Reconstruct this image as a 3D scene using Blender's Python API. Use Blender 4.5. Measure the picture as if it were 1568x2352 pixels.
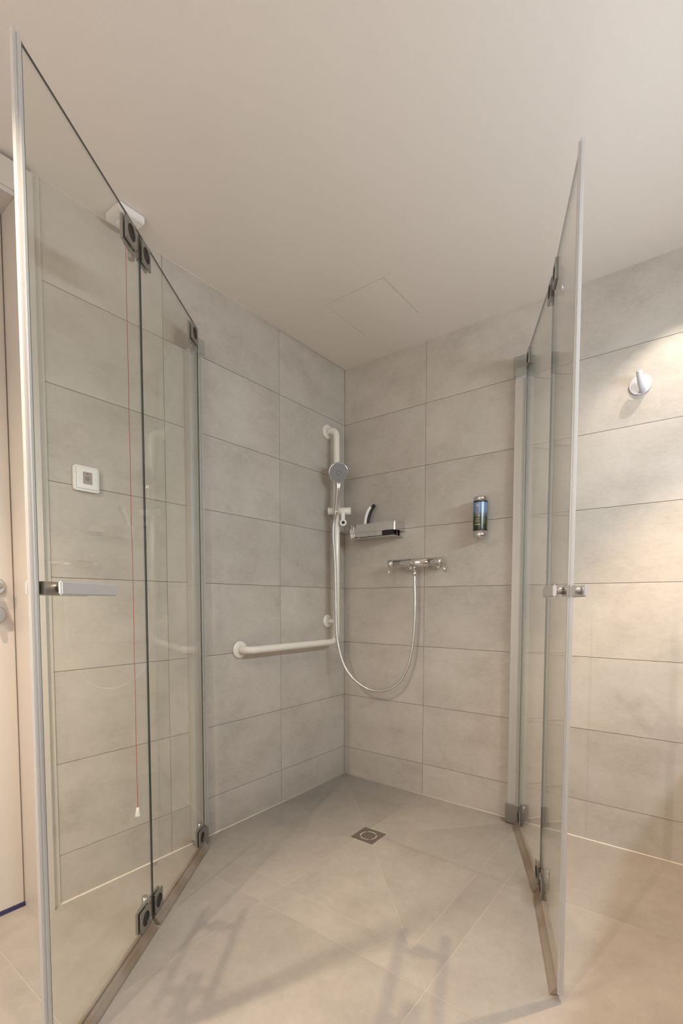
import bpy, bmesh, math, random
from mathutils import Vector, Matrix
random.seed(4)
S = bpy.context.scene
for o in list(bpy.data.objects): bpy.data.objects.remove(o)

# ------------------------------------------------------------------ camera
PITCH, YAW, ROLL = -0.0523, 0.6506, 0.0012
F, PX, PY = 1107.18, 793.2, 1441.5
cam_d = bpy.data.cameras.new('camera'); cam = bpy.data.objects.new('camera', cam_d); S.collection.objects.link(cam)
d = Vector((-math.sin(YAW)*math.cos(PITCH), math.cos(YAW)*math.cos(PITCH), math.sin(PITCH)))
r = Vector((math.cos(YAW), math.sin(YAW), 0)); u = r.cross(d)
r2 = r*math.cos(ROLL)+u*math.sin(ROLL); u2 = -r*math.sin(ROLL)+u*math.cos(ROLL)
M = Matrix((r2, u2, -d)).transposed().to_4x4(); M.translation = Vector((1.6565, -2.1663, .9837))
cam.matrix_world = M
cam_d.sensor_fit = 'HORIZONTAL'; cam_d.sensor_width = 36
cam_d.lens = F/1568*36; cam_d.shift_x = (784-PX)/1568; cam_d.shift_y = (PY-1176)/1568
cam_d.clip_start = .01
S.camera = cam

# ------------------------------------------------------------------ world, lamps, exposure
W = bpy.data.worlds.new('world'); S.world = W; W.use_nodes = True
W.node_tree.nodes['Background'].inputs[0].default_value = (.8, .85, 1, 1)
W.node_tree.nodes['Background'].inputs[1].default_value = .3
S.view_settings.view_transform = 'Standard'; S.view_settings.look = 'None'
S.view_settings.gamma = 1; S.view_settings.use_curve_mapping = False
S.view_settings.exposure = 0.31

def downlight(loc, energy, col, rad=.02, angle=150, blend=.5, aim=None):
    l = bpy.data.lights.new('downlight_lamp', 'SPOT'); l.energy = energy; l.color = col
    l.shadow_soft_size = rad; l.spot_size = math.radians(angle); l.spot_blend = blend
    o = bpy.data.objects.new('downlight_lamp', l); S.collection.objects.link(o); o.location = loc
    if aim: o.rotation_euler = (Vector(aim)-Vector(loc)).to_track_quat('-Z', 'Y').to_euler()
    return o
def area(loc, aim, sx, sy, energy, col):
    l = bpy.data.lights.new('area_lamp', 'AREA'); l.shape = 'RECTANGLE'; l.size = sx; l.size_y = sy
    l.energy = energy; l.color = col
    o = bpy.data.objects.new('area_lamp', l); S.collection.objects.link(o); o.location = loc
    o.rotation_euler = (Vector(aim)-Vector(loc)).to_track_quat('-Z', 'Y').to_euler()
    return o
WARM = (1, .81, .63); NEUT = (1, .88, .74); COOL = (.74, .87, 1)
downlight((.503, -2.05, 2.235), 124, WARM, .011, 78, .8)
downlight((.89, -1.82, 2.235), 38, WARM, .010, 78, .8)
downlight((1.68, -.52, 2.235), 105, (1, .72, .47), .012, 70, .5)
downlight((1.66, -.53, 2.235), 8, WARM, .005, 130, .4)
downlight((1.59, -.23, 2.235), 11, NEUT, .004, 66, .5, aim=(1.50, -.10, 1.6))
downlight((1.02, -3.05, 2.235), 56, WARM, .010, 150, .3)
area((2.27, -.95, 1.70), (1.0, -.9, .95), 1.1, .05, 17.5, COOL)          # mirror lamp on the side wall
area((1.3, -3.15, 1.3), (1.0, 0, 1.40), 1.3, 1.3, 11, (.94, .97, 1))     # soft fill lamp added in front of the closed rear wall

# ------------------------------------------------------------------ materials
def nt(name):
    m = bpy.data.materials.new(name); m.use_nodes = True
    return m, m.node_tree.nodes, m.node_tree.links, m.node_tree.nodes['Principled BSDF']
def plain(name, col, rough=.5, metal=0., spec=.5, grain=0., coat=0.):
    m, n, l, b = nt(name)
    b.inputs['Base Color'].default_value = (*col, 1); b.inputs['Roughness'].default_value = rough
    b.inputs['Metallic'].default_value = metal; b.inputs['Specular IOR Level'].default_value = spec
    b.inputs['Coat Weight'].default_value = coat
    tc = n.new('ShaderNodeTexCoord'); ns = n.new('ShaderNodeTexNoise'); ns.inputs['Scale'].default_value = 60
    ns.inputs['Detail'].default_value = 4
    l.new(tc.outputs['Object'], ns.inputs['Vector'])
    mr = n.new('ShaderNodeMapRange'); mr.inputs['To Min'].default_value = max(0, rough-.04); mr.inputs['To Max'].default_value = rough+.04
    l.new(ns.outputs['Fac'], mr.inputs['Value']); l.new(mr.outputs[0], b.inputs['Roughness'])
    if grain:
        bp = n.new('ShaderNodeBump'); bp.inputs['Strength'].default_value = grain; bp.inputs['Distance'].default_value = .001
        n2 = n.new('ShaderNodeTexNoise'); n2.inputs['Scale'].default_value = 900
        l.new(tc.outputs['Object'], n2.inputs['Vector']); l.new(n2.outputs['Fac'], bp.inputs['Height']); l.new(bp.outputs[0], b.inputs['Normal'])
    return m
def tile_mat(name, c0, c1, c2, rough=.45):
    m, n, l, b = nt(name)
    tc = n.new('ShaderNodeTexCoord'); oi = n.new('ShaderNodeObjectInfo')
    vm = n.new('ShaderNodeVectorMath'); vm.operation = 'MULTIPLY_ADD'
    cmb = n.new('ShaderNodeCombineXYZ')
    l.new(oi.outputs['Random'], cmb.inputs[0]); l.new(oi.outputs['Random'], cmb.inputs[1]); l.new(oi.outputs['Random'], cmb.inputs[2])
    l.new(cmb.outputs[0], vm.inputs[0]); vm.inputs[1].default_value = (37, 53, 71); l.new(tc.outputs['Object'], vm.inputs[2])
    mp = n.new('ShaderNodeMapping'); mp.inputs['Scale'].default_value = (1, 1, 1.5); l.new(vm.outputs[0], mp.inputs[0])
    a = n.new('ShaderNodeTexNoise'); a.inputs['Scale'].default_value = 4.5; a.inputs['Detail'].default_value = 8; a.inputs['Roughness'].default_value = .62
    l.new(mp.outputs[0], a.inputs['Vector'])
    mp2 = n.new('ShaderNodeMapping'); mp2.inputs['Scale'].default_value = (1, 1, 2.2); l.new(vm.outputs[0], mp2.inputs[0])
    c = n.new('ShaderNodeTexNoise'); c.inputs['Scale'].default_value = 38; c.inputs['Detail'].default_value = 9; c.inputs['Roughness'].default_value = .8
    l.new(mp2.outputs[0], c.inputs['Vector'])
    mx = n.new('ShaderNodeMix'); mx.inputs[0].default_value = .42; l.new(a.outputs['Fac'], mx.inputs[2]); l.new(c.outputs['Fac'], mx.inputs[3])
    rp = n.new('ShaderNodeValToRGB'); e = rp.color_ramp.elements
    e[0].position = .34; e[0].color = (*c0, 1); e[1].position = .66; e[1].color = (*c2, 1)
    x = rp.color_ramp.elements.new(.5); x.color = (*c1, 1)
    l.new(mx.outputs[0], rp.inputs[0])
    hs = n.new('ShaderNodeHueSaturation'); mr = n.new('ShaderNodeMapRange')
    mr.inputs['To Min'].default_value = .95; mr.inputs['To Max'].default_value = 1.05
    l.new(oi.outputs['Random'], mr.inputs['Value']); l.new(mr.outputs[0], hs.inputs['Value']); l.new(rp.outputs[0], hs.inputs['Color'])
    l.new(hs.outputs[0], b.inputs['Base Color']); b.inputs['Roughness'].default_value = rough
    b.inputs['Specular IOR Level'].default_value = .35
    bp = n.new('ShaderNodeBump'); bp.inputs['Strength'].default_value = .25; bp.inputs['Distance'].default_value = .0012
    l.new(c.outputs['Fac'], bp.inputs['Height']); l.new(bp.outputs[0], b.inputs['Normal'])
    return m
def glass_mat(name, tint, base=0.0, rough=0.0, diff=0.0, dcol=(.7, .75, .7)):
    m = bpy.data.materials.new(name); m.use_nodes = True; n = m.node_tree.nodes; l = m.node_tree.links
    n.clear(); out = n.new('ShaderNodeOutputMaterial'); tr = n.new('ShaderNodeBsdfTransparent'); tr.inputs[0].default_value = (*tint, 1)
    gl = n.new('ShaderNodeBsdfGlossy'); gl.inputs['Roughness'].default_value = rough; gl.inputs['Color'].default_value = (1, 1, 1, 1)
    fr = n.new('ShaderNodeFresnel'); fr.inputs['IOR'].default_value = 1.5
    # entering and leaving faces behave alike: feed the fresnel an outward facing normal
    ge = n.new('ShaderNodeNewGeometry'); mul = n.new('ShaderNodeMix'); mul.data_type = 'FLOAT'
    inv = n.new('ShaderNodeMath'); inv.operation = 'SUBTRACT'; inv.inputs[0].default_value = 1.5
    ior = n.new('ShaderNodeMath'); ior.operation = 'MULTIPLY_ADD'; ior.inputs[1].default_value = (1/1.5-1.5); ior.inputs[2].default_value = 1.5
    l.new(ge.outputs['Backfacing'], ior.inputs[0])
    # fresnel node inverts the IOR on back faces by itself, so hand it the inverse there
    l.new(ior.outputs[0], fr.inputs['IOR'])
    mx = n.new('ShaderNodeMixShader'); l.new(fr.outputs[0], mx.inputs[0]); l.new(tr.outputs[0], mx.inputs[1]); l.new(gl.outputs[0], mx.inputs[2])
    last = mx
    n.remove(mul); n.remove(inv)
    if diff:
        df = n.new('ShaderNodeBsdfDiffuse'); df.inputs[0].default_value = (*dcol, 1)
        m2 = n.new('ShaderNodeMixShader'); m2.inputs[0].default_value = diff
        l.new(mx.outputs[0], m2.inputs[1]); l.new(df.outputs[0], m2.inputs[2]); last = m2
    l.new(last.outputs[0], out.inputs[0])
    return m
tileW = tile_mat('stone_tile_wall', (.41, .368, .318), (.50, .455, .40), (.56, .515, .462), .42)
tileF = tile_mat('stone_tile_floor', (.258, .233, .204), (.302, .274, .243), (.345, .315, .282), .40)
groutW = plain('grout_wall', (.19, .148, .108), .9); groutF = plain('grout_floor', (.42, .378, .32), .9)
paint = plain('ceiling_paint', (.80, .735, .67), .9, grain=.3)
paintW = plain('wall_paint', (.72, .69, .65), .85, grain=.2)
sealant = plain('silicone', (.60, .545, .475), .5)
gface = glass_mat('clear_glass', (.967, .976, .958))
gedge = plain('glass_edge', (.022, .034, .03), .4, spec=.25)
sealM = glass_mat('clear_seal', (.87, .87, .84), rough=.25, diff=.28, dcol=(.66, .65, .61))
gasket = plain('green_glass_rim', (.035, .075, .068), .2)
magM = glass_mat('magnetic_seal', (.85, .84, .80), rough=.2, diff=.5, dcol=(.72, .70, .68))
dripM = glass_mat('drip_seal', (.80, .76, .70), rough=.3, diff=.55, dcol=(.42, .36, .30))
capM = glass_mat('clear_cap', (.80, .80, .79), rough=.15, diff=.15)
alu = plain('satin_aluminium', (.66, .66, .66), .38, .6)
aluW = plain('matt_silver', (.58, .565, .54), .45, .5)
chrome = plain('chrome', (.72, .70, .68), .06, 1.)
brushed = plain('brushed_steel', (.52, .50, .48), .32, 1.)
steelD = plain('hinge_steel', (.36, .35, .33), .30, .9)
drainM = plain('drain_steel', (.30, .265, .23), .38, .85)
black = plain('black_rubber', (.012, .011, .011), .45)
cream = plain('cream_nylon', (.80, .75, .66), .22, coat=.3)
whiteP = plain('white_plastic', (.82, .80, .78), .25, coat=.3)
doorP = plain('door_paint', (.56, .51, .455), .4)
hookW = plain('hook_white', (.60, .60, .62), .3, coat=.3)
greyP = plain('grey_plastic', (.33, .29, .26), .5)
greyD = plain('dark_grey_button', (.16, .17, .15), .4)
faceM = plain('spray_face_grey', (.24, .24, .245), .4)
red = plain('red_cord', (.42, .03, .03), .6)
blockerDark = plain('blocker_dark', (.10, .09, .08), .5)  # kept dark so the added shading block bounces little light to the ceiling
darkHole = plain('dark_hole', (.01, .01, .01), .8)
blueS = plain('door_seal_blue', (.03, .03, .10), .5)

# limescale and rust staining of the drip seals
n_ = dripM.node_tree.nodes; l_ = dripM.node_tree.links
df_ = [x for x in n_ if x.type == 'BSDF_DIFFUSE'][0]
tc_ = n_.new('ShaderNodeTexCoord'); nz_ = n_.new('ShaderNodeTexNoise'); nz_.inputs['Scale'].default_value = 7; nz_.inputs['Detail'].default_value = 4
l_.new(tc_.outputs['Object'], nz_.inputs['Vector'])
rp_ = n_.new('ShaderNodeValToRGB'); rp_.color_ramp.elements[0].position = .45; rp_.color_ramp.elements[0].color = (.42, .36, .30, 1)
rp_.color_ramp.elements[1].position = .72; rp_.color_ramp.elements[1].color = (.30, .215, .14, 1)
l_.new(nz_.outputs['Fac'], rp_.inputs[0]); l_.new(rp_.outputs[0], df_.inputs[0])

# ------------------------------------------------------------------ geometry helpers
C = S.collection
class MB:
    def __init__(s): s.v = []; s.f = []; s.m = []; s.sm = []
    def add(s, vs, fs, mi=0, smooth=False):
        k = len(s.v); s.v += [tuple(x) for x in vs]
        for f in fs: s.f.append([k+i for i in f]); s.m.append(mi); s.sm.append(smooth)
    def box(s, a, b, mi=0, fr=None, mside=None):
        x0, y0, z0 = a; x1, y1, z1 = b
        vs = [Vector((x, y, z)) for z in (z0, z1) for y in (y0, y1) for x in (x0, x1)]
        if fr: vs = [fr @ q for q in vs]
        fs = [(0, 2, 3, 1), (4, 5, 7, 6), (0, 1, 5, 4), (2, 6, 7, 3), (0, 4, 6, 2), (1, 3, 7, 5)]
        for i, f in enumerate(fs): s.add(vs, [f], mi if mside is None else (mside[i]))
        return s
    def tube(s, pts, rad, seg=14, mi=0, caps=True, radii=None):
        pts = [Vector(p) for p in pts]; n = len(pts); rings = []
        t0 = (pts[1]-pts[0]).normalized(); ref = Vector((0, 0, 1)) if abs(t0.z) < .9 else Vector((1, 0, 0))
        nx = t0.cross(ref).normalized()
        for i in range(n):
            t = ((pts[min(i+1, n-1)]-pts[max(i-1, 0)])).normalized()
            nx = (nx - t*nx.dot(t)).normalized(); ny = t.cross(nx)
            R = radii[i] if radii else rad
            rings.append([pts[i]+(nx*math.cos(a)+ny*math.sin(a))*R for a in [2*math.pi*k/seg for k in range(seg)]])
        vs = [q for rg in rings for q in rg]
        fs = [(i*seg+k, i*seg+(k+1) % seg, (i+1)*seg+(k+1) % seg, (i+1)*seg+k) for i in range(n-1) for k in range(seg)]
        s.add(vs, fs, mi, True)
        if caps:
            s.add(rings[0], [list(range(seg))[::-1]], mi); s.add(rings[-1], [list(range(seg))], mi)
        return s
    def lathe(s, prof, o, ax, seg=32, mi=0):
        # prof: list of (radius, distance along axis); radius 0 closes the end
        o = Vector(o); ax = Vector(ax).normalized(); ref = Vector((0, 0, 1)) if abs(ax.z) < .9 else Vector((1, 0, 0))
        nx = ax.cross(ref).normalized(); ny = ax.cross(nx)
        for (ra, ha), (rb, hb) in zip(prof[:-1], prof[1:]):
            A = [o+ax*ha+(nx*math.cos(t)+ny*math.sin(t))*ra for t in [2*math.pi*k/seg for k in range(seg)]]
            B = [o+ax*hb+(nx*math.cos(t)+ny*math.sin(t))*rb for t in [2*math.pi*k/seg for k in range(seg)]]
            if ra < 1e-6: s.add(B+[A[0]], [(seg, k, (k+1) % seg) for k in range(seg)], mi)
            elif rb < 1e-6: s.add(A+[B[0]], [(seg, (k+1) % seg, k) for k in range(seg)], mi)
            else: s.add(A+B, [(k, (k+1) % seg, seg+(k+1) % seg, seg+k) for k in range(seg)], mi, True)
        return s
    def build(s, name, mats, parent=None, bevel=0, loc=None):
        if not isinstance(mats, (list, tuple)): mats = [mats]
        me = bpy.data.meshes.new(name); me.from_pydata(s.v, [], s.f)
        for m in mats: me.materials.append(m)
        me.polygons.foreach_set('material_index', s.m); me.polygons.foreach_set('use_smooth', s.sm)
        bm = bmesh.new(); bm.from_mesh(me); bmesh.ops.remove_doubles(bm, verts=bm.verts, dist=1e-6)
        bmesh.ops.recalc_face_normals(bm, faces=bm.faces)
        if bevel:
            es = [e for e in bm.edges if len(e.link_faces) == 2 and e.calc_face_angle(0) > .6]
            bmesh.ops.bevel(bm, geom=es, offset=bevel, segments=2, affect='EDGES', clamp_overlap=True)
        bm.to_mesh(me); bm.free()
        o = bpy.data.objects.new(name, me); C.objects.link(o)
        if parent:
            o.parent = parent; bpy.context.view_layer.update(); o.matrix_parent_inverse = parent_world(parent).inverted()
        return o
def parent_world(p):
    m = Matrix.Translation(p.location)
    return m if not p.parent else m    # only things carry a location; parts sit at the origin of their thing
def thing(name, label, cat, loc, group=None):
    o = bpy.data.objects.new(name, None); C.objects.link(o); o.location = loc; o.empty_display_size = .05
    o['label'] = label; o['category'] = cat
    if group: o['group'] = group
    return o
def sub(name, mb, mats, part, th, **k):       # sub-part: child of a part
    o = mb.build(name, mats, None, **k); o.parent = part
    return o
def struct(o): o['kind'] = 'structure'; return o
def arc(p0, p1, p2, rad, n=8):                # rounded corner points at p1
    p0, p1, p2 = map(Vector, (p0, p1, p2)); a = (p0-p1).normalized(); b = (p2-p1).normalized()
    th = a.angle(b); t = rad/math.tan(th/2); c = p1+(a+b).normalized()*(rad/math.sin(th/2))
    s = p1+a*t; e = p1+b*t; v0 = s-c; v1 = e-c; ang = v0.angle(v1); axx = v0.cross(v1).normalized()
    return [c+Matrix.Rotation(ang*i/n, 3, axx) @ v0 for i in range(n+1)]
def frame(o, sdir, n):                        # local x = along panel, y = inward normal, z = up
    s_ = Vector(sdir).normalized(); n_ = Vector(n).normalized()
    m = Matrix((s_, n_, Vector((0, 0, 1)))).transposed().to_4x4(); m.translation = Vector(o); return m

# ------------------------------------------------------------------ room shell
H = 2.26; G = .001
XW, YB = 2.3, -3.2
Z0 = .1615
zc = [0]+[Z0+.3*k for k in range(7)]+[H]
DY0, DY1, DZ = -1.576, -2.42, 2.165           # door opening
mb = MB(); mb.box((-.12, -1.576, -.05), (-.0016, 0, H+.05)); mb.box((-.12, YB, -.05), (0, DY1, H+.05)); mb.box((-.12, DY1, DZ), (0, -1.576, H+.05))
wl = struct(mb.build('wall_left', [groutW]))
wl.data.materials[0] = groutW
mb = MB(); mb.box((-.12, .0016, -.05), (XW, .12, H+.05)); wr = struct(mb.build('wall_right', groutW))
mb = MB(); mb.box((XW, YB, -.05), (XW+.1, .12, H+.05)); struct(mb.build('wall_side', tileW))
mb = MB(); mb.box((-.12, YB-.1, -.05), (XW, YB, H+.05)); struct(mb.build('wall_back', paintW))
mb = MB(); mb.box((-.12, YB, -.06), (XW, .0075, -.0005)); fl = struct(mb.build('floor', groutF))
HX0, HX1, HY0, HY1 = .288, .582, -.5135, -.2195
mb = MB()
mb.box((-.0075, HY1, H), (XW, .0075, H+.05)); mb.box((-.0075, YB, H), (XW, HY0, H+.05))
mb.box((-.0075, HY0, H), (HX0, HY1, H+.05)); mb.box((HX1, HY0, H), (XW, HY1, H+.05))
ceil = struct(mb.build('ceiling', paint))
# unseen block added by the side wall to shade the floor and wall foot
mb = MB(); mb.box((1.84, -1.55, 0), (XW, -.12, .85)); struct(mb.build('light_blocker', blockerDark, bevel=.004))
# tiles
t = .003
def add_tile(a, b, par, mat):
    MB().box(a, b).build('tile', mat, par)
ys = [0, -.507, -1.1105, -1.519]
for i in range(3):
    for k in range(8):
        add_tile((-t, ys[i+1]+(G if i < 2 else 0), zc[k]+G), (0, ys[i]-G, zc[k+1]-(G if k < 7 else 0)), wl, tileW)
xs = [0, .503, 1.103, 1.703, XW]
for i in range(4):
    for k in range(8):
        add_tile((xs[i]+G, 0, zc[k]+G), (xs[i+1]-G, t, zc[k+1]-(G if k < 7 else 0)), wr, tileW)
def prism(mbx, pts, z0, z1, mi=0):
    n = len(pts); vs = [(x, y, z0) for x, y in pts]+[(x, y, z1) for x, y in pts]
    mbx.add(vs, [list(range(n))[::-1], list(range(n, 2*n))]+[(i, (i+1) % n, n+(i+1) % n, n+i) for i in range(n)], mi)
def inset(pts, dd):
    P = [Vector(p) for p in pts]; n = len(P)
    A = sum(P[i].x*P[(i+1) % n].y-P[(i+1) % n].x*P[i].y for i in range(n))
    sg = 1 if A > 0 else -1; out = []
    for i in range(n):
        e0 = (P[i]-P[i-1]).normalized(); e1 = (P[(i+1) % n]-P[i]).normalized()
        n0 = Vector((-e0.y, e0.x))*sg; n1 = Vector((-e1.y, e1.x))*sg
        k = (n0+n1); k = k/ max(.2, k.dot(n0)) if k.length > 1e-6 else n0
        out.append(P[i]+k*dd)
    return [(q.x, q.y) for q in out]
def floor_tile(pts):
    m = MB(); prism(m, inset(pts, .0009), -t, 0); m.build('tile', tileF, fl)
SX, SY = 1.005, -1.002
DX0, DX1, DYa, DYb = .475, .586, -.469, -.581
floor_tile([(0, 0), (.503, 0), (.503, DYa), (DX0, DYa)]); floor_tile([(.503, 0), (SX, 0), (DX1, DYa), (.503, DYa)])
floor_tile([(SX, 0), (SX, -.503), (DX1, -.503), (DX1, DYa)]); floor_tile([(SX, -.503), (SX, SY), (DX1, DYb), (DX1, -.503)])
floor_tile([(SX, SY), (.503, SY), (.503, DYb), (DX1, DYb)]); floor_tile([(.503, SY), (0, SY), (DX0, DYb), (.503, DYb)])
floor_tile([(0, SY), (0, -.503), (DX0, -.503), (DX0, DYb)]); floor_tile([(0, -.503), (0, 0), (DX0, DYa), (DX0, -.503)])
def rect(x0, x1, y0, y1): floor_tile([(x0, y0), (x1, y0), (x1, y1), (x0, y1)])
for a, b in ((0, .503), (.503, 1.108)): rect(a, b, -1.108, SY)
for a, b in ((-.503, 0), (SY, -.503)): rect(SX, 1.108, a, b)
for a, b in ((1.108, 1.71), (1.71, XW)):
    for c, e in ((-.503, 0), (-1.108, -.503)): rect(a, b, c, e)
for a, b in ((0, .503), (.503, 1.108), (1.108, 1.71), (1.71, XW)):
    for c, e in ((-1.713, -1.108), (-2.313, -1.713), (-2.913, -2.313), (YB, -2.913)): rect(a, b, c, e)
rect(-.12, 0, DY1, -1.713); rect(-.12, 0, -1.713, DY0-.012)
# silicone beads
def bead(name, a, b, off, rad=.0035):
    m = MB(); m.tube([Vector(a)+Vector(off), Vector(b)+Vector(off)], rad, 8); struct(m.build(name, sealant))
bead('trim_1', (0, 0, 0), (0, -1.519, 0), (.0005, 0, .0005), .0038); bead('trim_2', (0, 0, 0), (XW, 0, 0), (0, -.0005, .0005), .0036)
bead('trim_3', (0, 0, H), (0, -1.519, H), (.0005, 0, -.0005), .0022)
# ceiling hatch
hatch = thing('ceiling_hatch', 'square white access hatch set flush in the ceiling above the shower', 'hatch', ((HX0+HX1)/2, (HY0+HY1)/2, H))
m = MB(); m.box((HX0+.0020, HY0+.0018, H+.0002), (HX1-.0020, HY1-.0002, H+.012)); m.build('hatch_panel', paint, hatch)
m = MB(); m.box((HX0-.02, HY0-.02, H+.0505), (HX1+.02, HY1+.02, H+.06)); m.build('hatch_backing', darkHole, hatch)

# ------------------------------------------------------------------ door
door = struct(bpy.data.objects.new('door_1', None)); C.objects.link(door)
m = MB(); m.box((-.045-.045, DY1-.02, .012), (-.13, DY0-.014, 2.15)); m.build('door_leaf', doorP, door, bevel=.002)
m = MB(); m.box((-.13, DY0-.012, 0), (0.0135, DY0+.001, DZ)); m.build('door_jamb', doorP, door)
m = MB(); m.box((-.13, DY1-.001, 0), (0.0135, DY1+.012, DZ)); m.build('door_jamb', doorP, door)
m = MB(); m.box((-.13, DY1+.0125, DZ-.012), (.0135, DY0-.0125, DZ+.001)); m.build('door_jamb', doorP, door)
m = MB(); m.box((0.0137, DY0-.012, 0), (.0175, -1.541, 2.247)); m.box((.0002, DY0+.0015, 0), (.0136, -1.541, 2.247)); m.build('door_casing', doorP, door)
m = MB(); m.box((.0137, DY1-.06, 0), (.0175, DY1+.012, 2.247)); m.build('door_casing', doorP, door)
m = MB(); m.box((.0002, DY1+.0125, DZ+.0012), (.0172, DY0-.0122, 2.247)); m.build('door_casing', doorP, door)
m = MB(); m.box((0, -1.541, 0), (.004, -1.519, H)); m.build('caulk_strip', sealant, door)
m = MB(); m.box((-.128, DY1, .0005), (-.086, DY0, .0115)); m.build('threshold_seal', blueS, door)
for z in (1.031, .944):
    m = MB(); m.lathe([(0, .009), (.0235, .009), (.0265, .006), (.0265, 0)], (-.0898, -1.640, z), (1, 0, 0)); rose = m.build('handle_rose', brushed, door)
    m = MB()
    if z > 1:
        m.tube([(-.082, -1.640, z), (-.045, -1.640, z)]+arc((-.045, -1.640, z), (-.038, -1.640, z), (-.038, -1.7, z), .006, 4)+[(-.038, -1.765, z)], .009); sub('door_lever', m, brushed, rose, door)
    else:
        m.tube([(-.082, -1.640, z), (-.066, -1.640, z)], .011); m.box((-.068, -1.646, z-.014), (-.058, -1.634, z+.014)); sub('thumb_turn', m, brushed, rose, door)

# ------------------------------------------------------------------ glass screens
def plate(m, fr, s0, s1, z0, z1, y0, y1, rad):
    # clamp plate with a round black recess in its inner face (local y1 faces the shower)
    cx, cz = (s0+s1)/2, (z0+z1)/2; hw, hz = (s1-s0)/2, (z1-z0)/2; n = 32
    circ, sq, deep = [], [], []
    for k in range(n):
        a = 2*math.pi*(k+.5)/n; c, q = math.cos(a), math.sin(a); sc = 1/max(abs(c), abs(q))
        circ.append(fr @ Vector((cx+rad*c, y1, cz+rad*q))); sq.append(fr @ Vector((cx+hw*c*sc, y1, cz+hz*q*sc)))
        deep.append(fr @ Vector((cx+rad*.93*c, y1-.0022, cz+rad*.93*q)))
    back = [fr @ Vector((x, y0, z)) for x, z in ((cx-hw, cz-hz), (cx+hw, cz-hz), (cx+hw, cz+hz), (cx-hw, cz+hz))]
    fronts = [fr @ Vector((x, y1, z)) for x, z in ((cx-hw, cz-hz), (cx+hw, cz-hz), (cx+hw, cz+hz), (cx-hw, cz+hz))]
    m.add(circ+sq, [(k, (k+1) % n, n+(k+1) % n, n+k) for k in range(n)], 0)
    m.add(circ+deep, [(k, (k+1) % n, n+(k+1) % n, n+k) for k in range(n)], 1)
    m.add(deep, [list(range(n))], 1)
    m.add(back+fronts, [(0, 1, 2, 3), (0, 1, 5, 4), (1, 2, 6, 5), (2, 3, 7, 6), (3, 0, 4, 7)], 0)
def screen(label, base, mid, end, hinge_s, s1, s2, profile_box, capbox_t, capbox_b, seal_at, hplate, mats_note, flip):
    th = thing('shower_screen', label, 'shower screen', base, 'folding glass shower screens')
    mid = Vector((*mid, 0)); hg = Vector((*hinge_s, 0)); en = Vector((*end, 0))
    d1 = (mid-hg).normalized(); d2 = (en-mid).normalized()
    def nrm(dv):
        nn = Vector((-dv.y, dv.x, 0))*flip; return nn
    L1 = (mid-hg).length; L2 = (en-mid).length
    f1 = frame(hg, d1, nrm(d1)); f2 = frame(mid, d2, nrm(d2))
    m = MB(); m.box(*profile_box); pb = profile_box
    m.build('wall_profile', aluW, th, bevel=.0015)
    m = MB(); m.box(*capbox_t); m.build('profile_cap', capM, th, bevel=.003)
    m = MB(); m.box(*capbox_b); m.build('profile_foot', steelD, th, bevel=.0015)
    ZB, ZT = .022, 2.022
    # --- panel 1
    GM = [1, 1, 0, 0, 1, 1]
    m = MB(); m.box((.006, -.0025, ZB), (L1-.0005, .0025, ZT), fr=f1, mside=GM); p1 = m.build('glass_panel', [gface, gedge], th)
    m = MB(); m.box((-.012, -.006, .09), (.005, .006, 1.93), fr=f1); m.box((-.012, .006, .09), (-.004, .014, 1.93), fr=f1); m.box((.006, .0035, .095), (.013, .0055, 1.93), fr=f1); sub('edge_seal', m, sealM, p1, th, bevel=.001)
    # --- panel 2
    m = MB(); m.box((.0025, -.0025, ZB), (L2, .0025, ZT), fr=f2, mside=GM); p2 = m.build('glass_panel', [gface, gedge], th)
    # bottom drip seals
    for f_, L_, pp, a0 in ((f1, L1, p1, .01), (f2, L2, p2, .012)):
        m = MB()
        prof = [(-.005, .004), (-.005, .032), (.0045, .032), (.0055, .024), (.012, .016), (.019, .008), (.022, .003), (.016, .002), (.006, .006), (.002, .003)]
        n = len(prof); vs = [f_ @ Vector((x, y, z)) for x in (a0, L_-.004) for y, z in prof]
        m.add(vs, [list(range(n)), list(range(n, 2*n))]+[(i, (i+1) % n, n+(i+1) % n, n+i) for i in range(n)])
        sub('drip_seal', m, dripM, pp, th)
    # hinges
    for z0, z1 in ((1.951, 2.013), (.033, .093)):
        zc_ = (z0+z1)/2
        for f_, a, b, pp in ((f1, hplate[0], hplate[1], p1), (f1, L1-.056, L1-.002, p1), (f2, .030, .088, p2)):
            m = MB(); plate(m, f_, a, b, z0, z1, .003, .0075, .0205)
            m.box((a, -.0105, z0), (b, -.003, z1), fr=f_)                       # outer clamp
            sub('hinge_plate', m, [steelD, black], pp, th)
        # barrels on the outer face
        for f_, x0, x1, xb, pp in ((f2, .006, .030, .004, p2), (f1, -.006, hplate[0], -.002, p1)):
            m = MB(); m.box((x0, -.016, z0+.002), (x1, -.0005, z1-.002), fr=f_)
            m.tube([f_ @ Vector((xb+.004, -.020, z0-.004)), f_ @ Vector((xb+.004, -.020, z1+.004))], .0095, 16)
            m.box((xb+.0, -.02, z0+.008), (xb+.05, -.0105, z1-.008), fr=f_)
            sub('hinge_barrel', m, steelD, pp, th)
    # free-edge profile
    m = MB(); m.box((L2+.0006, -.0062, ZB-.008), (L2+.0105, .0062, ZT+.003), fr=f2)
    m.box((L2-.0048, -.0036, ZB-.006), (L2+.0004, .0036, ZT+.001), 1, fr=f2)
    sub('edge_profile', m, [alu, gasket], p2, th, bevel=.0012)
    m = MB(); m.box((L2+.0107, -.0056, ZB-.008), (L2+.0175, .0030, ZT+.004), fr=f2)
    sub('magnetic_seal', m, magM, p2, th, bevel=.0012)
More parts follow.
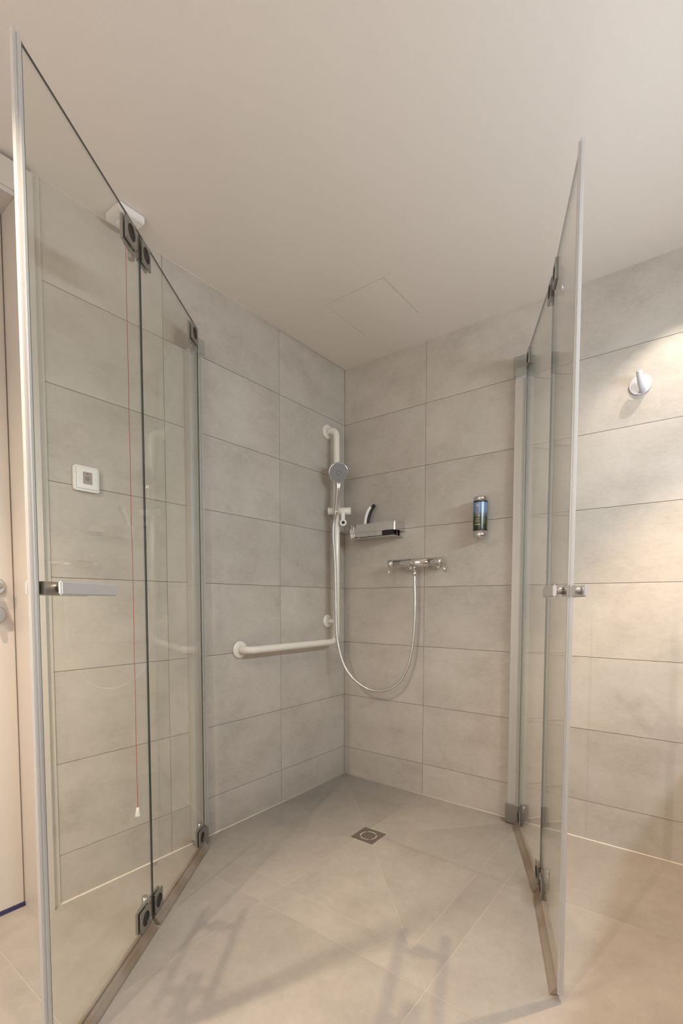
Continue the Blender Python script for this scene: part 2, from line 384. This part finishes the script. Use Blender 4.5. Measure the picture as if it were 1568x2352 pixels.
    # handle: base block, post and flat bar on each side
    for sd in (1, -1):
        m = MB()
        m.box((.385, .0027*sd, .999), (.462, .0095*sd, 1.025), fr=f2)
        m.tube([f2 @ Vector((.418, .009*sd, 1.012)), f2 @ Vector((.418, .032*sd, 1.012))], .0085, 16)
        sub('handle_post', m, brushed, p2, th, bevel=.001)
        m = MB(); m.box((.272, .0027*sd, 1.000), (.298, .0095*sd, 1.024), fr=f2)
        m.tube([f2 @ Vector((.285, .009*sd, 1.012)), f2 @ Vector((.285, .032*sd, 1.012))], .0085, 16)
        sub('handle_post', m, brushed, p2, th, bevel=.001)
        m = MB()
        # slightly crowned flat bar
        for k in range(6):
            pass
        m.box((.238, .030*sd, .9975), (.452, .0385*sd, 1.0265), fr=f2)
        sub('door_handle', m, alu, p2, th, bevel=.0028)
    return th
screen('left folding clear glass screen hinged to the grab rail wall beside the door', (.066, -1.005, 0),
       (.333, -1.392), (.602, -1.780), (.058, -1.000), 0, 0, ((0.0, -1.024, .02), (.036, -.978, 1.955)),
       ((0.022, -1.020, 1.935), (.062, -.970, 1.992)), ((.002, -1.022, .004), (.058, -.980, .075)), 0, (.022, .078), '', 1)
screen('right folding clear glass screen hinged to the mixer tap wall left of the white hook', (1.0, -.045, 0),
       (1.224, -.515), (1.384, -.927), (1.006, -.058), 0, 0, ((.950, -.036, .02), (1.0, 0, 1.985)),
       ((.944, -.052, 1.945), (1.004, -.001, 2.028)), ((.946, -.055, .004), (1.0, -.001, .085)), 0, (.022, .078), '', -1)

# ------------------------------------------------------------------ grab rail
RX, RY = .066, -.156
g = thing('grab_rail', 'cream L-shaped grab rail on the left tiled wall by the corner', 'grab rail', (0, -.46, .775))
top = arc((RX, RY, 1), (RX, RY, 1.883), (0, RY, 1.883), .036)
low = arc((RX, -.5, .775), (RX, RY, .775), (RX, RY, 1), .045)
lft = arc((0, -.764, .775), (RX, -.764, .775), (RX, -.5, .775), .036)
m = MB(); m.tube([(0.004, -.764, .775)]+lft+low+top+[(0.004, RY, 1.883)], .0165, 20); m.build('rail_tube', cream, g)
m = MB(); m.tube([(.004, RY, .883), (RX, RY, .883)], .0125, 16); m.build('rail_support', cream, g)
for y, z in ((-.764, .775), (RY, 1.883), (RY, .883)):
    m = MB(); rr = .0385 if z != .883 else .036
    m.lathe([(0, .012), (rr-.006, .012), (rr-.001, .009), (rr, .005), (rr, 0), (0, 0)], (0.0005, y, z), (1, 0, 0), 40); m.build('wall_rose', cream, g)
    m = MB()
# slider
sl = thing('shower_slider', 'cream sliding shower holder clamped on the upright of the grab rail', 'shower holder', (RX, RY, 1.455))
axd = Vector((.86, .51, -.02)).normalized(); c0 = Vector((RX, RY-.004, 1.462))
m = MB(); m.lathe([(0, -.036), (.016, -.036), (.0185, -.033), (.0195, .06), (.0195, .074), (.017, .079), (0, .079)], c0, axd, 28)
m.build('slider_body', cream, sl)
m = MB(); m.lathe([(0, -.042), (.017, -.042), (.02, -.038), (.02, -.034), (0, -.034)], c0, axd, 24)
m.build('holder_cup', cream, sl)
q = c0+axd*.036+Vector((.012, -.016, 0)); view = Vector((.62, -.78, 0)); side = Vector((.78, .62, 0))
frl = frame(q, side, view)
m = MB(); m.box((-.008, -.004, -.052), (.011, .004, -.01), fr=frl); m.build('lock_lever', whiteP, sl, bevel=.0015)
m = MB(); ringc = q+Vector((0, 0, -.063))+side*.002
m.lathe([(.0085, -.005), (.0165, -.005), (.018, -.002), (.018, .003), (.016, .005), (.0085, .005), (.0085, -.005)], ringc, view, 28)
m.lathe([(0, -.001), (.0086, -.001)], ringc, view, 28, mi=1)
m.build('lock_ring', [whiteP, black], sl)

# ------------------------------------------------------------------ hand shower and hose
hs = thing('hand_shower', 'round chrome hand shower with grey spray face in the cream holder', 'hand shower', (.1, -.19, 1.45))
hc = Vector((.11, -.195, 1.647)); fn = Vector((.60, -.74, -.28)).normalized()
m = MB(); m.lathe([(.0, -.022), (.022, -.020), (.040, -.010), (.0505, .000), (.0515, .006), (.0495, .009), (.047, .009)], hc, fn, 44)
head = m.build('shower_head', chrome, hs)
m = MB(); m.lathe([(.0472, .0085), (0, .0095)], hc, fn, 44)
nx = fn.cross(Vector((0, 0, 1))).normalized(); ny = nx.cross(fn)
for rr, cnt in ((.020, 12), (.027, 18), (.034, 24), (.041, 30)):
    for k in range(cnt):
        a = 2*math.pi*k/cnt; pp = hc+fn*.0092+nx*rr*math.cos(a)+ny*rr*math.sin(a)
        m.lathe([(.0011, 0), (.0009, .0014), (0, .0016)], pp, fn, 6, mi=1)
for k in range(9):
    a = 2*math.pi*k/9; pp = hc+fn*.0093+nx*.011*math.cos(a)+ny*.011*math.sin(a)
    m.lathe([(.0019, 0), (.0019, .0013), (0, .0013)], pp, fn, 8, mi=2)
sub('spray_face', m, [faceM, greyD, black], head, hs)
hb = Vector((.088, -.192, 1.437)); ht = hc-ny*.056-fn*.013
m = MB(); N = 12; pts = [ht.lerp(hb, k/N)+(hc+ny*.0-hc)*0 for k in range(N+1)]
m.tube([hc-ny*.034-fn*.021]+pts, .01, 18, radii=[.019, .0185, .0160, .0140, .0130, .0127, .0125, .0122, .0119, .0116, .0112, .0107, .0102, .0098])
m.build('shower_handle', chrome, hs)
m = MB(); m.lathe([(0, .0), (.0095, 0), (.0095, .006), (.0102, .007), (.0102, .010), (.008, .011)], hb-(ht-hb).normalized()*.008, (ht-hb), 20); m.build('swivel_nut', chrome, hs)
hp = [hb-(ht-hb).normalized()*.006, (.074, -.186, 1.405), (.066, -.185, 1.355), (.070, -.182, 1.264), (.076, -.181, 1.174), (.079, -.181, 1.06), (.081, -.18, .946), (.087, -.178, .80), (.119, -.17, .672), (.169, -.156, .594), (.243, -.135, .542),
      (.307, -.118, .531), (.367, -.101, .547), (.426, -.085, .599), (.464, -.074, .689), (.482, -.069, .798), (.489, -.067, .949), (.486, -.068, 1.088), (.486, -.068, 1.13)]
hp = [Vector(p) for p in hp]
def catmull(P, n=8):
    out = []
    for i in range(len(P)-1):
        p0, p1, p2, p3 = P[max(i-1, 0)], P[i], P[i+1], P[min(i+2, len(P)-1)]
        for k in range(n):
            t_ = k/n; out.append(.5*((2*p1)+(p2-p0)*t_+(2*p0-5*p1+4*p2-p3)*t_**2+(3*p1-p0-3*p2+p3)*t_**3))
    out.append(P[-1]); return out
hpts = catmull(hp, 10)
ho = MB(); ho.tube(hpts, .0066, 12); hose = ho.build('shower_hose', chrome)
hose['label'] = 'silver flexible shower hose hanging in a loop from hand shower to mixer tap'; hose['category'] = 'hose'
# fine rib relief on the hose
hm, hn, hl, hbs = nt('hose_metal'); hbs.inputs['Base Color'].default_value = (.66, .65, .63, 1); hbs.inputs['Metallic'].default_value = .9; hbs.inputs['Roughness'].default_value = .28
hose.data.materials[0] = hm
tc = hn.new('ShaderNodeTexCoord'); wv = hn.new('ShaderNodeTexWave'); wv.bands_direction = 'Z'; wv.inputs['Scale'].default_value = 160
bp = hn.new('ShaderNodeBump'); bp.inputs['Strength'].default_value = .25; bp.inputs['Distance'].default_value = .0006
hl.new(tc.outputs['Object'], wv.inputs[0]); hl.new(wv.outputs['Fac'], bp.inputs['Height']); hl.new(bp.outputs[0], hbs.inputs['Normal'])

# ------------------------------------------------------------------ mixer
mx = thing('mixer_tap', 'chrome bar shower mixer tap with two pin levers on the right tiled wall', 'tap', (.475, 0, 1.178))
my, mz = -.070, 1.178
m = MB(); m.lathe([(.0, .338), (.019, .338), (.0205, .340), (.0205, .366), (.0185, .3665), (.0185, .3715), (.0212, .372), (.0212, .561), (.0185, .5615), (.0185, .5695), (.0205, .570), (.0205, .632), (.019, .634), (0, .634)], (0, my, mz), (1, 0, 0), 36)
m.build('mixer_body', chrome, mx)
for x in (.414, .568):
    m = MB(); m.lathe([(0, 0), (.031, 0), (.031, .004), (.026, .010), (.018, .012), (.015, .02), (.015, .052)], (x, -.0005, mz-.004), (0, -1, 0), 32); m.build('wall_rosette', chrome, mx)
m = MB(); m.lathe([(.0095, 0), (.0095, .018), (.0085, .019), (.0085, .021), (.0105, .022), (.0105, .043), (.008, .046), (0, .046)], (.487, my, mz-.0185), (0, 0, -1), 24); m.build('hose_outlet', chrome, mx)
m = MB(); m.tube([(.349, my-.006, mz-.018), (.343, my-.018, mz-.062)], .0048, 12, radii=[.0038, .0055]); m.build('pin_lever', chrome, mx)
m = MB(); m.tube([(.630, my-.004, mz-.004), (.658, my-.014, mz-.050)], .0048, 12, radii=[.0036, .0058]); m.build('pin_lever', chrome, mx)
m = MB(); m.lathe([(0, .0012), (.0022, .001), (.0022, 0)], (.565, my-.0186, mz+.008), (0, -1, .3), 10); m.build('red_dot', red, mx)

# ------------------------------------------------------------------ shelf + squeegee
sh = thing('shower_shelf', 'chrome rectangular shower shelf on the right tiled wall near the corner', 'shelf', (.24, 0, 1.345))
X0, X1, YF, ZA, ZB_ = .092, .390, -.102, 1.347, 1.389
m = MB()
def wallstrip(m, pts, z0, z1, th_=.003):
    P = [Vector((*p, 0)) for p in pts]
    inn = []
    for i in range(len(P)):
        a = (P[min(i+1, len(P)-1)]-P[max(i-1, 0)]).normalized(); inn.append(P[i]+Vector((-a.y, a.x, 0))*th_)
    for i in range(len(P)-1):
        a, b, c, e = P[i], P[i+1], inn[i+1], inn[i]
        vs = [(q.x, q.y, z) for z in (z0, z1) for q in (a, b, c, e)]
        m.add(vs, [(0, 1, 2, 3), (4, 5, 6, 7), (0, 1, 5, 4), (2, 3, 7, 6)]+([(0, 3, 7, 4)] if i == 0 else [])+([(1, 2, 6, 5)] if i == len(P)-2 else []))
rim = [(X0, -.001)]+[(X0, YF+.025)]+[(X0+.022-.022*math.cos(a), YF+.022-.022*math.sin(a)) for a in [math.pi/2*k/6 for k in range(1, 7)]]+[(X1-.002, YF), (X1, YF+.002), (X1, -.001)]
wallstrip(m, rim, ZA, ZB_); m.build('shelf_rim', chrome, sh)
m = MB(); m.box((X0+.003, YF+.004, ZA), (X1-.003, -.001, ZA+.003)); m.build('shelf_base', chrome, sh)
m = MB(); m.box((X0+.018, YF+.004, 1.318), (X1-.008, -.001, 1.3205)); m.box((X0+.018, YF+.004, 1.3205), (X0+.022, -.03, ZA))
m.box((X0+.018, YF+.006, 1.324), (.31, YF+.012, ZA), 0); m.box((X0+.018, -.02, 1.3205), (X1-.02, -.001, ZA)); m.build('lower_tray', chrome, sh)
sq = thing('squeegee', 'white and black squeegee standing in the chrome shower shelf', 'squeegee', (.19, -.06, 1.345))
pts = [(.180, -.062, 1.351), (.187, -.061, 1.42), (.200, -.058, 1.462), (.213, -.052, 1.482)]
m = MB(); m.tube(catmull([Vector(p) for p in pts], 5), .009, 14); hd = m.build('squeegee_handle', whiteP, sq)
pts = [(.190, -.055, 1.351), (.198, -.054, 1.42), (.212, -.050, 1.462), (.226, -.045, 1.487)]
m = MB(); m.tube(catmull([Vector(p) for p in pts], 5), .0085, 14, radii=None); m.lathe([(.0, -.01), (.008, -.007), (.0098, 0), (.008, .007), (0, .010)], (.2265, -.045, 1.4875), (.3, .1, 1), 14); m.build('handle_grip', black, sq)
m = MB(); m.box((.314, YF+.007, 1.322), (.378, YF+.016, 1.3465)); m.build('rubber_blade', black, sq, bevel=.002)

# ------------------------------------------------------------------ soap dispenser
sd = thing('soap_dispenser', 'wall soap dispenser bottle with chrome caps and a blue to green label', 'soap dispenser', (.806, 0, 1.28))
bx, by, br = .808, -.050, .0305
m = MB(); m.box((.786, -.013, 1.290), (.826, -.0005, 1.452)); m.box((.790, -.03, 1.295), (.822, -.012, 1.303)); m.box((.790, -.03, 1.440), (.822, -.012, 1.448)); m.build('wall_bracket', chrome, sd, bevel=.003)
lab, ln, ll, lb = nt('label_print'); lb.inputs['Roughness'].default_value = .2
tc = ln.new('ShaderNodeTexCoord'); sx = ln.new('ShaderNodeSeparateXYZ'); ll.new(tc.outputs['Object'], sx.inputs[0])
mr = ln.new('ShaderNodeMapRange'); mr.inputs['From Min'].default_value = 1.315; mr.inputs['From Max'].default_value = 1.430; ll.new(sx.outputs[2], mr.inputs['Value'])
nz = ln.new('ShaderNodeTexNoise'); nz.inputs['Scale'].default_value = 60; ll.new(tc.outputs['Object'], nz.inputs['Vector'])
ad = ln.new('ShaderNodeMath'); ad.operation = 'MULTIPLY_ADD'; ad.inputs[1].default_value = .12; ll.new(nz.outputs['Fac'], ad.inputs[0]); ll.new(mr.outputs[0], ad.inputs[2])
rp = ln.new('ShaderNodeValToRGB'); e = rp.color_ramp.elements; e[0].position = .05; e[0].color = (.012, .02, .003, 1); e[1].position = .95; e[1].color = (.17, .26, .46, 1)
for p_, c_ in ((.30, (.03, .05, .008)), (.48, (.03, .045, .02)), (.62, (.09, .12, .15)), (.75, (.15, .22, .36))):
    x = e.new(p_); x.color = (*c_, 1)
ll.new(ad.outputs[0], rp.inputs[0]); ll.new(rp.outputs[0], lb.inputs['Base Color'])
m = MB(); m.lathe([(br, 1.302), (br, 1.440)], (bx, by, 0), (0, 0, 1), 40); bot = m.build('bottle', black, sd)
m = MB(); m.lathe([(br+.0004, 1.313), (br+.0004, 1.431)], (bx, by, 0), (0, 0, 1), 48); sub('label', m, lab, bot, sd)
prm = plain('label_ink', (.42, .40, .34), .5)
def ink(m, a0, a1, z0, z1, n=6):
    R_ = br+.0008
    f_ = lambda a, z: (bx+R_*math.sin(a), by-R_*math.cos(a), z)
    for k in range(n):
        A, B = a0+(a1-a0)*k/n, a0+(a1-a0)*(k+1)/n
        m.add([f_(A, z0), f_(B, z0), f_(B, z1), f_(A, z1)], [(0, 1, 2, 3)])
def inkdisc(m, a, z, rad, rin=0):
    R_ = br+.0008; n = 20
    f_ = lambda rr, t_: (bx+R_*math.sin(a+rr*math.cos(t_)/R_), by-R_*math.cos(a+rr*math.cos(t_)/R_), z+rr*math.sin(t_))
    if rin: 
        for k in range(n): A, B = 2*math.pi*k/n, 2*math.pi*(k+1)/n; m.add([f_(rin, A), f_(rin, B), f_(rad, B), f_(rad, A)], [(0, 1, 2, 3)])
    else: m.add([f_(rad, 2*math.pi*k/n) for k in range(n)], [list(range(n))])
m = MB(); inkdisc(m, .0, 1.4165, .0072); inkdisc(m, -.13, 1.3695, .0042, .0028); inkdisc(m, .19, 1.3705, .0042)
for z, w, hgt in ((1.402, .25, .0006), (1.3985, .2, .0006), (1.390, .28, .0011), (1.3855, .34, .0012), (1.380, .26, .0009), (1.377, .3, .0009), (1.338, .26, .0007), (1.3315, .40, .0022)):
    a = -w
    while a < w:
        b = min(w, a+random.uniform(.05, .13)); ink(m, a, b, z-hgt, z+hgt, 3); a = b+.025
for z, hgt in ((1.357, .0042), (1.3465, .0034)):
    for k in range(6 if z > 1.35 else 8):
        n_ = 6 if z > 1.35 else 8; a = -.28+.56*k/n_; ink(m, a, a+.022, z-hgt, z+hgt, 1); ink(m, a, a+.06, z+hgt*random.choice((-.9, .1, .8)), z+hgt*.95, 2)
for k in range(9):
    z = 1.385-k*.006; ink(m, 1.0, 1.0+random.uniform(.05, .16), z, z+.0022, 2)
m.build('label_print', prm, bot); bpy.data.objects['label_print'].parent = bot; bpy.data.objects['label_print'].matrix_parent_inverse = Matrix()
m = MB(); m.lathe([(0, 1.276), (br-.004, 1.2765), (br, 1.280), (br+.0005, 1.305), (0, 1.305)], (bx, by, 0), (0, 0, 1), 40); m.build('bottom_cap', chrome, sd)
m = MB(); m.lathe([(0, 1.438), (br+.0005, 1.438), (br, 1.455), (br-.004, 1.459), (0, 1.4595)], (bx, by, 0), (0, 0, 1), 40); m.build('top_cap', chrome, sd)

# ------------------------------------------------------------------ hook
hk = thing('wall_hook', 'white round wall hook with upright peg on the right tiled wall', 'hook', (1.411, 0, 1.807))
m = MB(); m.lathe([(0, .006), (.0365, .006), (.0375, .0052), (.0375, 0), (0, 0)], (1.411, -.0004, 1.808), (0, -1, 0), 48); m.build('hook_disc', hookW, hk)
pts = catmull([Vector(p) for p in ((1.419, -.004, 1.785), (1.419, -.018, 1.789), (1.416, -.032, 1.802), (1.413, -.043, 1.822), (1.411, -.050, 1.842))], 5)
m = MB(); m.tube(pts, .0085, 18, radii=[.0122-.0016*k/(len(pts)-1) for k in range(len(pts))]); m.build('hook_peg', hookW, hk, bevel=.0)

# ------------------------------------------------------------------ call point switch
cp = thing('call_switch', 'square white wall call switch with grey pad and round sensor on left tiles', 'switch', (0, -1.405, 1.386))
def rrect(m, x0, x1, yc, zc_, hw, rad, mi=0, hz=None):
    hz = hz or hw; n = 6; pts = []
    for sx_, sz_, a0 in ((1, 1, 0), (-1, 1, 90), (-1, -1, 180), (1, -1, 270)):
        for k in range(n+1):
            a = math.radians(a0+90*k/n); pts.append((yc+sx_*(hw-rad)+rad*math.cos(a), zc_+sz_*(hz-rad)+rad*math.sin(a)))
    N_ = len(pts); vs = [(x0, y, z) for y, z in pts]+[(x1, y, z) for y, z in pts]
    m.add(vs, [list(range(N_))[::-1], list(range(N_, 2*N_))]+[(i, (i+1) % N_, N_+(i+1) % N_, N_+i) for i in range(N_)], mi)
m = MB(); rrect(m, .0003, .013, -1.405, 1.386, .0405, .009); m.build('switch_frame', whiteP, cp, bevel=.0018)
m = MB(); rrect(m, .0129, .0135, -1.405, 1.387, .0345, .004); m.build('shadow_gap', greyP, cp)
m = MB(); rrect(m, .0134, .0150, -1.405, 1.387, .0338, .004); m.build('cover_plate', whiteP, cp, bevel=.0006)
m = MB(); rrect(m, .0149, .0156, -1.4035, 1.388, .0145, .002, hz=.0195); pad = m.build('grey_pad', greyP, cp)
m = MB(); m.lathe([(0, .001), (.0065, .001), (.0072, 0)], (.0156, -1.4035, 1.386), (1, 0, 0), 24)
m.lathe([(0, .0012), (.002, .001), (.0022, 0)], (.0156, -1.4035, 1.4015), (1, 0, 0), 12, mi=1); sub('sensor_button', m, [greyD, black], pad, cp)
for y in (-1.428, -1.3795):
    m = MB(); m.lathe([(0, .0008), (.0022, .0008), (.0028, 0)], (.0150, y, 1.3865), (1, 0, 0), 14); m.build('cover_screw', brushed, cp)

# ------------------------------------------------------------------ pull cord
pc = thing('pull_cord_switch', 'white square ceiling pull switch with a long red cord behind left glass', 'pull cord', (.072, -1.287, H))
m = MB()
pts = []
m.box((.028, -1.331, H-.026), (.116, -1.243, H-.0003)); m.build('switch_box', whiteP, pc, bevel=.003)
m = MB(); m.box((.050, -1.309, H-.034), (.094, -1.265, H-.026)); m.build('box_cover', whiteP, pc, bevel=.002)
m = MB(); random.seed(9); z = H-.05; cpt = [(.071, -1.2875, H-.034)]
while z > .262:
    cpt.append((.071+random.uniform(-.0009, .0009), -1.2875+random.uniform(-.0009, .0009), z)); z -= .12
cpt.append((.071, -1.2875, .258)); m.tube(catmull([Vector(p) for p in cpt], 4), .0011, 8); m.build('red_cord', red, pc)
m = MB(); m.lathe([(0, .262), (.004, .262), (.0055, .256), (.0105, .234), (.0098, .232), (0, .234)], (.071, -1.2875, 0), (0, 0, 1), 20); m.build('cord_bell', whiteP, pc)

# ------------------------------------------------------------------ floor drain
fd = thing('floor_drain', 'square steel shower drain with four curved slots in the floor tiles', 'drain', (.5305, -.525, 0))
dcx, dcy, hw = (DX0+DX1)/2, (DYa+DYb)/2, .0545
m = MB(); n = 64; z = .0006; zb = -.0032
rings = {}
def ringv(rad, zz): return [(dcx+rad*math.cos(2*math.pi*k/n), dcy+rad*math.sin(2*math.pi*k/n), zz) for k in range(n)]
def sqv(h_, zz):
    o_ = []
    for k in range(n):
        a = 2*math.pi*k/n; c, q = math.cos(a), math.sin(a); sc = h_/max(abs(c), abs(q)); o_.append((dcx+c*sc, dcy+q*sc, zz))
    return o_
R1, R2 = .0305, .0362
m.add(ringv(R1, z), [list(range(n))])
A, B = ringv(R1, z), ringv(R2, z); Ab, Bb = ringv(R1, zb), ringv(R2, zb)
for k in range(n):
    ph_ = (k-8) % 16; k2 = (k+1) % n       # bridges on the diagonals of the plate's corners
    if ph_ in (0, 15): m.add([A[k], A[k2], B[k2], B[k]], [(0, 1, 2, 3)])
    else:
        m.add([A[k], A[k2], Ab[k2], Ab[k]], [(0, 1, 2, 3)], 0); m.add([B[k], B[k2], Bb[k2], Bb[k]], [(0, 1, 2, 3)], 1)
m.add(B+sqv(hw, z), [(k, (k+1) % n, n+(k+1) % n, n+k) for k in range(n)])
m.add(sqv(hw, z)+sqv(hw, zb), [(k, (k+1) % n, n+(k+1) % n, n+k) for k in range(n)])
m.build('drain_cover', [drainM, chrome], fd)
m = MB(); m.box((dcx-.0553, dcy-.0553, -.0085), (dcx+.0553, dcy+.0553, -.0042)); m.build('drain_cup', darkHole, fd)
